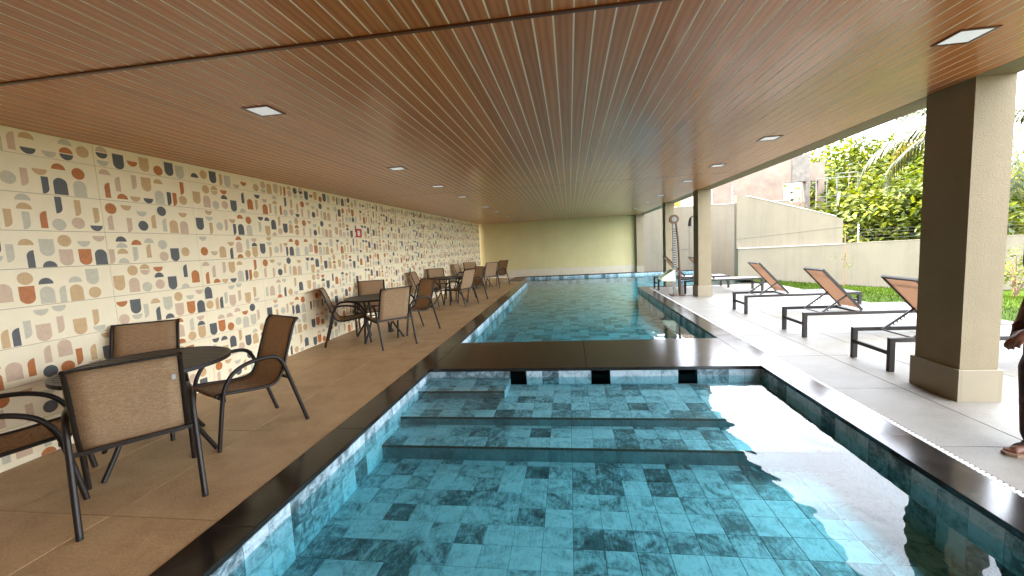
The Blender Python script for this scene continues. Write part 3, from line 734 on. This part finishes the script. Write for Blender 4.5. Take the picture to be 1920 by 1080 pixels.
# ------------------------------------------------------------------ garden, boundary walls and neighbours
def lawn_z(x, y):
    t = min(max((x - 6.0) / 7.0, 0), 1); s = min(max((y - 6.5) / 8.5, 0), 1)
    return -.03 - .74 * (t ** .8) * (s * s * (3 - 2 * s)) - .05 * t
lw = MB(); nx, ny = 46, 60; X0, X1, Y0_, Y1_ = 5.84, 24.0, -8.0, 16.3
vs = [(X0 + (X1 - X0) * i / nx, Y0_ + (Y1_ - Y0_) * j / ny, lawn_z(X0 + (X1 - X0) * i / nx, Y0_ + (Y1_ - Y0_) * j / ny)) for j in range(ny + 1) for i in range(nx + 1)]
lw.add(vs, [(j * (nx + 1) + i, j * (nx + 1) + i + 1, (j + 1) * (nx + 1) + i + 1, (j + 1) * (nx + 1) + i) for j in range(ny) for i in range(nx)], 0, True)
tag(lw.build('lawn', M['lawn']), kind='structure')
gr = MB(); rg = random.Random(3)
for k in range(26000):
    x = rg.uniform(5.88, 13.5); y = rg.uniform(5.5, 15.9)
    if x < 6.42 and y < 9.07: continue
    z = lawn_z(x, y); h = rg.uniform(.025, .07); a = rg.uniform(0, 6.28); w = rg.uniform(.004, .009)
    gr.add([(x - w * math.cos(a), y - w * math.sin(a), z - .004), (x + w * math.cos(a), y + w * math.sin(a), z - .004), (x + rg.uniform(-.03, .03), y + rg.uniform(-.03, .03), z + h)], [(0, 1, 2)])
tag(gr.build('lawn_grass', M['grass']), 'short green lawn grass between the terrace and the boundary wall', 'grass', kind='stuff')

wa = thing('boundary_wall', 'tall cream boundary wall rising from the far pool edge beyond the columns', 'wall', (0, YF + .165, 0))
MB().box(3.29, 9.5, 0.0, .2, -1.55, 2.82).build('wall', M['boundary'], wa)
MB().box(3.285, 9.5, -.015, .215, 2.8205, 2.85).build('cap', M['ledge'], wa)
wb_ = thing('boundary_wall', 'cream gable shaped boundary wall with its top sloping down towards the tree', 'wall', (0, 16.09, 0))
pf = [(5.97, -1.5), (9.45, -1.5), (9.45, 1.80), (9.2, 1.93), (6.35, 2.80), (5.97, 2.86)]
def vprism(pts, y0, y1):
    n = len(pts); b = MB(); vs = [(x, y0, z) for x, z in pts] + [(x, y1, z) for x, z in pts]
    return b.add(vs, [tuple(range(n)), tuple(range(2 * n - 1, n - 1, -1))] + [((i + 1) % n, i, n + i, n + (i + 1) % n) for i in range(n)])
vprism(pf, 0, .2).build('wall', M['boundary'], wb_)
vprism([(9.2, 1.932), (9.2, 1.965), (6.35, 2.835), (6.35, 2.802)], -.015, .215).build('cap', M['ledge'], wb_)
vprism([(5.975, 1.30), (9.44, 1.545), (9.44, 1.565), (5.975, 1.32)], -.012, -.0005).build('render_joint', M['boundary'], wb_)
wc = thing('boundary_wall', 'low cream boundary wall with a grey capped ledge running behind the lawn', 'wall', (0, 15.95, 0))
MB().box(5.975, 26, 0, .135, -1.55, .955).build('wall', M['boundary'], wc)
MB().box(5.965, 9.46, -.03, .13, .956, .985).build('cap', M['ledge'], wc)
MB().box(9.4605, 26, -.01, .13, .956, .99).build('cap', M['boundary'], wc)
wd_ = thing('boundary_wall', 'cream garden wall running away beside the right end of the lawn', 'wall', (23.5, 0, 0))
MB().box(0, .2, -8, 15.94, -1.55, .8).build('wall', M['boundary'], wd_)
# electric fence posts
def fpost(x, y, z, h, label, grp='electric fence posts on the boundary walls'):
    t = thing('fence_post', label, 'fence post', (x, y, z), 0, grp)
    MB().box(-.015, .015, -.015, .015, 0, h).build('post', M['white'], t)
    for k in range(5): MB().tube([(-.03, -.03, .12 + k * (h - .2) / 4), (.03, -.03, .12 + k * (h - .2) / 4)], .018, 6).build('insulator', M['black'], t)
    return t
fpost(6.35, YF + .27, 2.85, .75, 'white electric fence post with black insulators on the tall wall beside the yellow house')
fpost(7.2, YF + .27, 2.85, .75, 'white electric fence post with black insulators on the tall wall at the gable corner')
fpost(9.9, 16.02, .99, .62, 'white electric fence post with insulators on the low wall in front of the tree')
fpost(13.2, 16.02, .99, .62, 'white electric fence post with insulators on the low wall beside the far orange house')
fw = thing('fence_wires', 'thin electric fence wires strung above the low boundary wall', 'fence wire', (0, 16.0, 1.1))
for k in range(4): MB().tube([(9.5, -.02, .01 + k * .105), (24, -.02, .01 + k * .105)], .003, 4).build('wire', M['steel'], fw)

# unfinished neighbouring house
nh = thing('unfinished_house', 'unfinished house with bare pinkish render and a raw concrete pillar above the boundary wall', 'building', (0, 24, -1.6))
zt = 6.95
front = [(7.5, 10.95, 0, zt), (10.95, 11.35, 0, 4.25), (10.95, 11.35, 0, 0.1)]
MB().box(7.5, 11.22, 0, .25, 0, zt).build('wall', M['bare_render'], nh)
MB().box(11.221, 12.27, 0, .25, 0, 4.6).build('wall', M['bare_render'], nh)
MB().box(11.221, 12.27, 0, .25, 5.62, zt - .02).build('lintel', M['bare_render'], nh)
MB().box(11.6, 12.42, -.06, -.001, 5.63, zt + .03).build('concrete_pillar', M['concrete'], nh)
MB().box(12.271, 12.42, -.06, .25, 0, 5.629).build('concrete_pillar', M['concrete'], nh)
MB().box(11.23, 11.3, .251, 1.2, 0, 5.61).build('reveal', M['concrete'], nh)
MB().box(12.421, 13.5, .6, .8, 0, 4.3).build('wing_wall', M['bare_render'], nh)
MB().box(12.421, 12.8, .6, .8, 4.301, 5.7).build('wing_wall', M['bare_render'], nh)
MB().box(13.2, 13.5, .6, .8, 4.301, 5.7).build('wing_wall', M['bare_render'], nh)
MB().box(12.421, 13.5, .6, .8, 5.701, 6.65).build('wing_wall', M['bare_render'], nh)
MB().box(11.9, 13.75, 2.4, 2.5, 0, 6.4).build('opening_backing', M['white'], nh)  # added white panel standing in for bright sky behind the opening
MB().box(13.8, 15.0, 2.6, 2.7, 0, 6).build('opening_backing', M['concrete'], nh)
MB().box(7.52, 7.7, .26, 6, 0, zt - .1).build('side_wall', M['bare_render'], nh)
sc = thing('scaffold', 'grey metal scaffold frame standing against the unfinished house', 'scaffold', (0, 23.4, -1.6))
pb = lambda a, b, nme='tube', rr=.016: MB().tube([a, b], rr, 6).build(nme, M['steel'], sc)
for x in (12.45, 12.95, 13.4): pb((x, 0, 0), (x, 0, 5.65), 'upright')
for x in (13.45, 13.95): pb((x, 0, 0 if x > 13.6 else 3.6), (x, 0, 5.85), 'upright')
pb((14.35, 0, 4.75), (14.35, 0, 5.85), 'upright')
for z in (3.3, 3.65, 4.25, 4.75, 5.65, 5.85): pb((12.4 if z < 5.7 else 13.3, -.05, z), (14.0 if z < 4.7 else 14.35, -.05, z), 'ledger')
MB().bar((13.18, -.2, 3.0), (13.42, -.2, 4.9), .1, .03, (0, 1, 0)).build('plank', M['white'], sc)
pb((13.18, -.12, 0), (13.2, -.12, 3.05), 'upright')
yh = thing('yellow_house', 'yellow painted house seen above the tall boundary wall', 'building', (0, 33, -1.6))
MB().box(4, 9.3, 0, 5, 0, 7.0).build('wall', M['yellow'], yh)
for k in range(3):
    w_ = MB().box(6.6 + k * .9, 7.0 + k * .9, -.04, -.001, 4.6, 6.4).build('window', M['orange_house'], yh); MB().box(6.65 + k * .9, 6.95 + k * .9, -.05, -.041, 4.7, 6.3).build('pane', M['glass_dark'], w_)
MB().box(3.8, 9.5, -.3, 5.2, 7.001, 7.2).build('roof', M['roof_tile'], yh)
fh = thing('orange_house', 'far orange house with clay roof and dark window beyond the low wall', 'building', (31, 33, -1.6), R(-20))
MB().box(-4, 5, 0, 6, 0, 4.2).build('wall', M['orange_house'], fh)
w_ = MB().box(-1.2, .9, -.05, -.001, 1.9, 3.0).build('window', M['white'], fh); MB().box(-1.1, .8, -.06, -.051, 2.0, 2.9).build('pane', M['glass_dark'], w_)
rf = MB().add([(-4.4, -.5, 4.2), (5.4, -.5, 4.2), (5.4, 6.5, 4.2), (-4.4, 6.5, 4.2), (-2, 3, 5.7), (3, 3, 5.7)], [(0, 1, 5, 4), (1, 2, 5), (2, 3, 4, 5), (3, 0, 4), (3, 2, 1, 0)]); rf.build('roof', M['roof_tile'], fh)
MB().box(1.5, 4, -2.5, -.4, 3.6, 3.75).box(1.6, 1.75, -2.4, -2.25, 0, 3.6).build('porch', M['white'], fh)

# ------------------------------------------------------------------ trees
def leaf_quads(b, c, nrm, size, rnd, n):
    for _ in range(n):
        p = c + Vector((rnd.gauss(0, 1), rnd.gauss(0, 1), rnd.gauss(0, .75))) * size * 1.15
        d = Vector((rnd.uniform(-1, 1), rnd.uniform(-1, 1), rnd.uniform(-.7, .35))).normalized()
        up = (nrm * .8 + Vector((rnd.uniform(-1, 1), rnd.uniform(-1, 1), rnd.uniform(0, 1.2)))).normalized()
        s = d.cross(up).normalized(); l_ = size * rnd.uniform(.5, .95); w = l_ * rnd.uniform(.34, .5)
        fold = up * (l_ * .08)
        b.add([p - d * l_ * .5, p - s * w * .5 + fold, p + d * l_ * .5, p + s * w * .5 + fold, ], [(0, 1, 2, 3)])
def make_tree(loc, h, rad, label, seed, mat, clumps=95, per=34, leaf=.30, group=None):
    rnd = random.Random(seed); t = thing('broadleaf_tree', label, 'tree', loc, rnd.uniform(0, 6), group)
    tr_ = MB(); th = h * .5
    tr_.tube(spline([(0, 0, 0), (.08, .05, th * .4), (-.05, .1, th * .8), (.05, 0, h * .72)], 4), [.22 - .012 * i for i in range(13)], 9)
    for k in range(8):
        a = 6.28 * k / 8 + rnd.uniform(-.3, .3); z0 = h * rnd.uniform(.3, .55); rr = rad * rnd.uniform(.55, .85); z1 = h * rnd.uniform(.55, .9)
        tr_.tube(spline([(0, 0, z0), (rr * .4 * math.cos(a), rr * .4 * math.sin(a), z0 + (z1 - z0) * .35), (rr * math.cos(a), rr * math.sin(a), z1)], 4), [.10 - .0095 * i for i in range(9)], 6)
    tr_.build('trunk', M['bark'], t)
    b = MB()
    for k in range(clumps):
        u = rnd.uniform(-.75, 1); a = rnd.uniform(0, 6.283); f = rnd.uniform(.62, 1.0) ** .6 * (1 + .16 * math.sin(3 * a + seed) + rnd.uniform(-.1, .12))
        q = math.sqrt(1 - min(u * u, 1)); nrm = Vector((q * math.cos(a), q * math.sin(a), u))
        c = Vector((nrm.x * rad * f, nrm.y * rad * f, h * .58 + nrm.z * h * .42 * f))
        leaf_quads(b, c, nrm, leaf * rnd.uniform(.85, 1.25), rnd, per)
    b.build('crown', mat, t); return t
TG = 'broad leaved trees behind the low wall'
TL = ['tall yellow green tree directly behind the scaffold of the unfinished house', 'yellow green tree beside the scaffold, behind the fence post on the low wall', 'darker green tree rising behind the drooping palm frond tip', 'yellow green tree next to the palm trunk behind the low wall',
      'low bushy tree close behind the low wall beside the fence post', 'low darker bushy tree close behind the low wall near the palm', 'yellow green tree standing in front of the far orange house']
for i, (ang, dist, h, rad) in enumerate(((29.3, 35, 8.5, 3.0), (32.0, 31, 7.5, 2.9), (35.0, 32, 7.2, 3.0), (38.0, 30, 6.7, 2.9), (33.2, 27, 5.0, 2.2), (36.4, 27.5, 5.2, 2.2), (41.5, 36, 6.0, 2.6))):
    make_tree((dist * math.sin(R(ang)), dist * math.cos(R(ang)), -1.6), h, rad, TL[i], 20 + i, M['leaf'] if i % 3 != 2 else M['leaf_dark'], 250 if rad > 2.5 else 170, 42, .42, TG)
# shrub and sapling on the lawn
def shrub(x, y, h, rad, label, seed):
    rnd = random.Random(seed); z = lawn_z(x, y); t = thing('shrub', label, 'shrub', (x, y, z)); s_ = MB()
    for k in range(9):
        a = rnd.uniform(0, 6.28); r_ = rad * rnd.uniform(.3, .9); s_.tube(spline([(0, 0, -.02), (r_ * .4 * math.cos(a), r_ * .4 * math.sin(a), h * .5), (r_ * math.cos(a), r_ * math.sin(a), h * rnd.uniform(.6, .95))], 3), [.018 - .0018 * i for i in range(7)], 5)
    s_.build('stem', M['bark'], t); b = MB()
    for k in range(110):
        a = rnd.uniform(0, 6.28); u = rnd.uniform(-.5, 1); q = math.sqrt(1 - u * u); leaf_quads(b, Vector((q * math.cos(a) * rad, q * math.sin(a) * rad, h * .55 + u * h * .45)) * rnd.uniform(.7, 1), Vector((q * math.cos(a), q * math.sin(a), u)), .13, rnd, 9)
    b.build('foliage', M['leaf'], t)
shrub(11.2, 12.2, 1.25, .7, 'loose yellow green shrub on the lawn against the low wall', 4)
sp = thing('sapling', 'thin staked sapling with a few leaf sprays in front of the low wall', 'sapling', (9.0, 15.2, lawn_z(9.0, 15.2) - .01))
MB().tube([(0, 0, 0), (.01, 0, 1.75)], .014, 6).build('stake', M['bark'], sp)
MB().tube(spline([(.03, 0, 0), (.02, .01, .7), (.04, 0, 1.1)], 4), .01, 6).build('stem', M['bark'], sp)
b = MB(); rnd = random.Random(8)
for (cx_, cz, sp_) in ((-.25, 1.02, .3), (.1, .98, .15), (.06, .72, .12), (.16, .68, .1)):
    for k in range(16): leaf_quads(b, Vector((cx_ + rnd.uniform(-sp_, sp_), rnd.uniform(-.1, .1), cz + rnd.uniform(-.04, .04))), Vector((0, 0, 1)), .07, rnd, 2)
b.build('foliage', M['leaf'], sp)
# coconut palm
def palm(loc, h, label, seed, n=12, flen=3.9):
    rnd = random.Random(seed); t = thing('palm_tree', label, 'palm tree', loc)
    MB().tube(spline([(0, 0, 0), (.15, 0, h * .4), (.05, .1, h * .8), (0, 0, h)], 5), [.2 - .004 * i for i in range(16)], 10).build('trunk', M['bark'], t)
    for k in range(n):
        a = 6.283 * k / n + rnd.uniform(-.15, .15); el = rnd.uniform(-.15, .95); L_ = flen * rnd.uniform(.85, 1.05)
        d = Vector((math.cos(a), math.sin(a), 0)); pts = []; p = Vector((0, 0, h)); e = el
        for i in range(15):
            pts.append(p.copy()); p = p + (d * math.cos(e) + Vector((0, 0, 1)) * math.sin(e)) * (L_ / 14); e -= (.115 + .02 * rnd.random()) * (1 + .35 * (i > 8))
        b = MB(); b.tube(pts, [.03 - .0018 * i for i in range(15)], 5)
        side = Vector((-d.y, d.x, 0))
        for i in range(2, 15):
            for sub in (0, .5):
                if i == 14 and sub: continue
                q = pts[i].lerp(pts[min(i + 1, 14)], sub); tg = (pts[min(i + 1, 14)] - pts[i - 1]).normalized(); ll = .75 * math.sin(math.pi * min(1, (i + sub + 1.5) / 16.5)) + .12
                for s in (-1, 1):
                    dr = (side * s * .8 + tg * .55 + Vector((0, 0, -.45 - .25 * rnd.random()))).normalized(); w = tg * .05
                    mid = q + dr * ll * .5; tip = q + dr * ll * .95 + Vector((0, 0, -.16 * ll))
                    b.add([q - w * .6, q + w * .6, mid + w, mid - w, tip], [(0, 1, 2, 3), (3, 2, 4)])
        b.build('frond', M['palm_dry'] if k in (3, 11) else M['palm_leaf'], t)
    return t
palm((21 * math.sin(R(40.2)), 21 * math.cos(R(40.2)), -1.6), 6.3, 'coconut palm with drooping fronds behind the low boundary wall', 3)

# ------------------------------------------------------------------ person standing at the terrace edge (facing -X)
pr = thing('person', 'standing person in dark patterned trousers and sandals with one hand hanging loose', 'person', (2.90, 3.03, 0.0), math.pi)
def blend(name, chains, mat, vox, parent, smooth=6):
    b = MB()
    for pts, rs in chains: b.tube(pts, rs, 12, 0, True, True)
    o = b.build(name, mat, parent)
    md = o.modifiers.new('remesh', 'REMESH'); md.mode = 'VOXEL'; md.voxel_size = vox; md.use_smooth_shade = True
    sm = o.modifiers.new('smooth', 'SMOOTH'); sm.iterations = smooth; sm.factor = .5
    return o
# local frame: +x is the way the person faces, +y the person's left (towards the camera after the turn is -Y world)
ch = []
DX = -.15
ch.append(([(0, 0, .98), (0, 0, 1.1), (.0, 0, 1.25), (-.01, 0, 1.36)], [.125, .115, .13, .11]))
ch.append(([(-.01, -.11, 1.34), (-.01, .11, 1.34)], [.075, .075]))
ch.append(([(-.01, 0, 1.38), (0, 0, 1.47)], [.055, .05]))
ch.append(([(0.005, 0, 1.52), (.015, 0, 1.56), (.0, 0, 1.6)], [.07, .082, .09]))
ch.append(([(.085, 0, 1.555), (.105, 0, 1.532)], [.012, .016]))        # nose
ch.append(([(.075, 0, 1.475), (.06, 0, 1.47)], [.03, .035]))           # chin
LEG = {1: ((-.13, .09, .95), (.02, .1, .5), (-.01, .1, .1)), -1: ((-.17, -.09, .95), (-.19, -.1, .5), (-.34, -.1, .1))}
LEGS = []
for s in (-1, 1):
    ch.append(([(-.005, s * .088, 1.555), (-.008, s * .092, 1.53)], [.018, .012]))   # ears
    LEGS.append((list(LEG[s]), [.09, .058, .04])); fx = 0 if s > 0 else -.33
    LEGS.append(([(fx - .02, s * .1, .06), (fx + .06, s * .1, .045), (fx + .15, s * .105, .032)], [.035, .036, .028]))
    for k in range(5): LEGS.append(([(fx + .16, s * (.078 + .0135 * k), .030), (fx + .195 - .008 * abs(k - (1 if s > 0 else 3)), s * (.078 + .0135 * k), .026)], [.012 - .0012 * k * (1), .010 - .001 * k]))
# left arm (camera side): hangs in front of the thigh; right arm hangs at the side
def arm(sh, el, wr, s, spread):
    ch.append(([sh, el], [.05, .038])); ch.append(([el, wr], [.037, .026]))
    w = Vector(wr); d = (w - Vector(el)).normalized(); side = spread
    ch.append(([w, w + d * .045, w + d * .085], [.026, .03, .026]))
    ch.append(([w + d * .03 + side * .02, w + d * .08 + side * .024], [.018, .015])); ch.append(([w + d * .03 - side * .02, w + d * .08 - side * .024], [.018, .015]))
    curl = Vector((-.55, 0, -.25))
    for k in range(4):
        o = side * (.030 - .020 * k); ln = (.062, .072, .067, .052)[k]; b0 = w + d * .085 + o
        b1 = b0 + d * ln * .5; b2 = b1 + (d * .75 + curl * .45).normalized() * ln * .32; b3 = b2 + (d * .4 + curl * .8).normalized() * ln * .3
        ch.append(([b0, b1, b2, b3], [.0098, .009, .0082, .0072]))
    t0 = w + d * .02 + side * .026; fw_ = Vector((-.35, 0, -.35))
    ch.append(([t0, t0 + (side * .6 + d * .7).normalized() * .035, t0 + (side * .6 + d * .7).normalized() * .035 + (d + fw_ * .8).normalized() * .045], [.013, .0115, .009]))
arm((-.01, .165, 1.34), (.05, .195, 1.06), (.13 - DX, .13, .81), 1, Vector((.30, -.95, 0)).normalized())
arm((-.01, -.165, 1.34), (-.05, -.21, 1.05), (.02, -.215, .81), -1, Vector((.9, .3, 0)).normalized())
ch = [([(Vector(p) + Vector((DX, 0, 0))) for p in pts], rs) for pts, rs in ch] + LEGS
blend('body', ch, M['skin'], .0058, pr, 3)
tr_ = [([(DX, 0, .97), (DX, 0, 1.02)], [.15, .14])]
tr_.append(([(-.13, .085, .95), (.03, .1, .55), (.02, .105, .13)], [.112, .103, .088]))
tr_.append(([(-.17, -.085, .95), (-.18, -.1, .55), (-.32, -.105, .13)], [.112, .103, .088]))
blend('trousers', tr_, M['trousers'], .011, pr, 3)
sr = [([(0, 0, .98), (0, 0, 1.1), (0, 0, 1.25), (-.01, 0, 1.36)], [.15, .14, .15, .125]), ([(-.01, -.13, 1.345), (-.01, .13, 1.345)], [.088, .088])]
for s in (-1, 1): sr.append(([(-.01, s * .16, 1.34), (-.01 + .015 * s, s * .19, 1.18)], [.072, .066]))
sr = [([(Vector(p) + Vector((DX, 0, 0))) for p in pts], rs) for pts, rs in sr]
blend('shirt', sr, M['shirt'], .012, pr, 3)
blend('hair', [([(DX - .02, 0, 1.585), (DX - .01, 0, 1.625)], [.093, .088]), ([(DX - .05, 0, 1.53), (DX - .04, 0, 1.6)], [.07, .085])], M['hair'], .011, pr, 2)
for s in (-1, 1):
    fx = 0 if s > 0 else -.33
    MB().tube([(DX + .083, s * .03, 1.562), (DX + .087, s * .03, 1.562)], .009, 8).build('eye', M['eye'], pr)
    sd = MB(); sole = [(-.07, .06), (-.07, .14), (0, .145), (.1, .155), (.18, .15), (.215, .12), (.21, .08), (.17, .058), (.08, .062)]
    sd.prism([(x, s * y) for x, y in sole] if s > 0 else [(x + fx, -y) for x, y in reversed(sole)], .001, .02)
    so = sd.build('sandal', M['sandal'], pr)
    MB().tube(spline([(fx + .07, s * .056, .018), (fx + .085, s * .075, .074), (fx + .09, s * .105, .084), (fx + .085, s * .135, .07), (fx + .07, s * .155, .018)], 4), .009, 6).build('strap', M['hair'], so)
    MB().tube(spline([(fx + .09, s * .105, .08), (fx + .14, s * .09, .062), (fx + .175, s * .088, .02)], 4), .007, 6).build('strap', M['hair'], so)
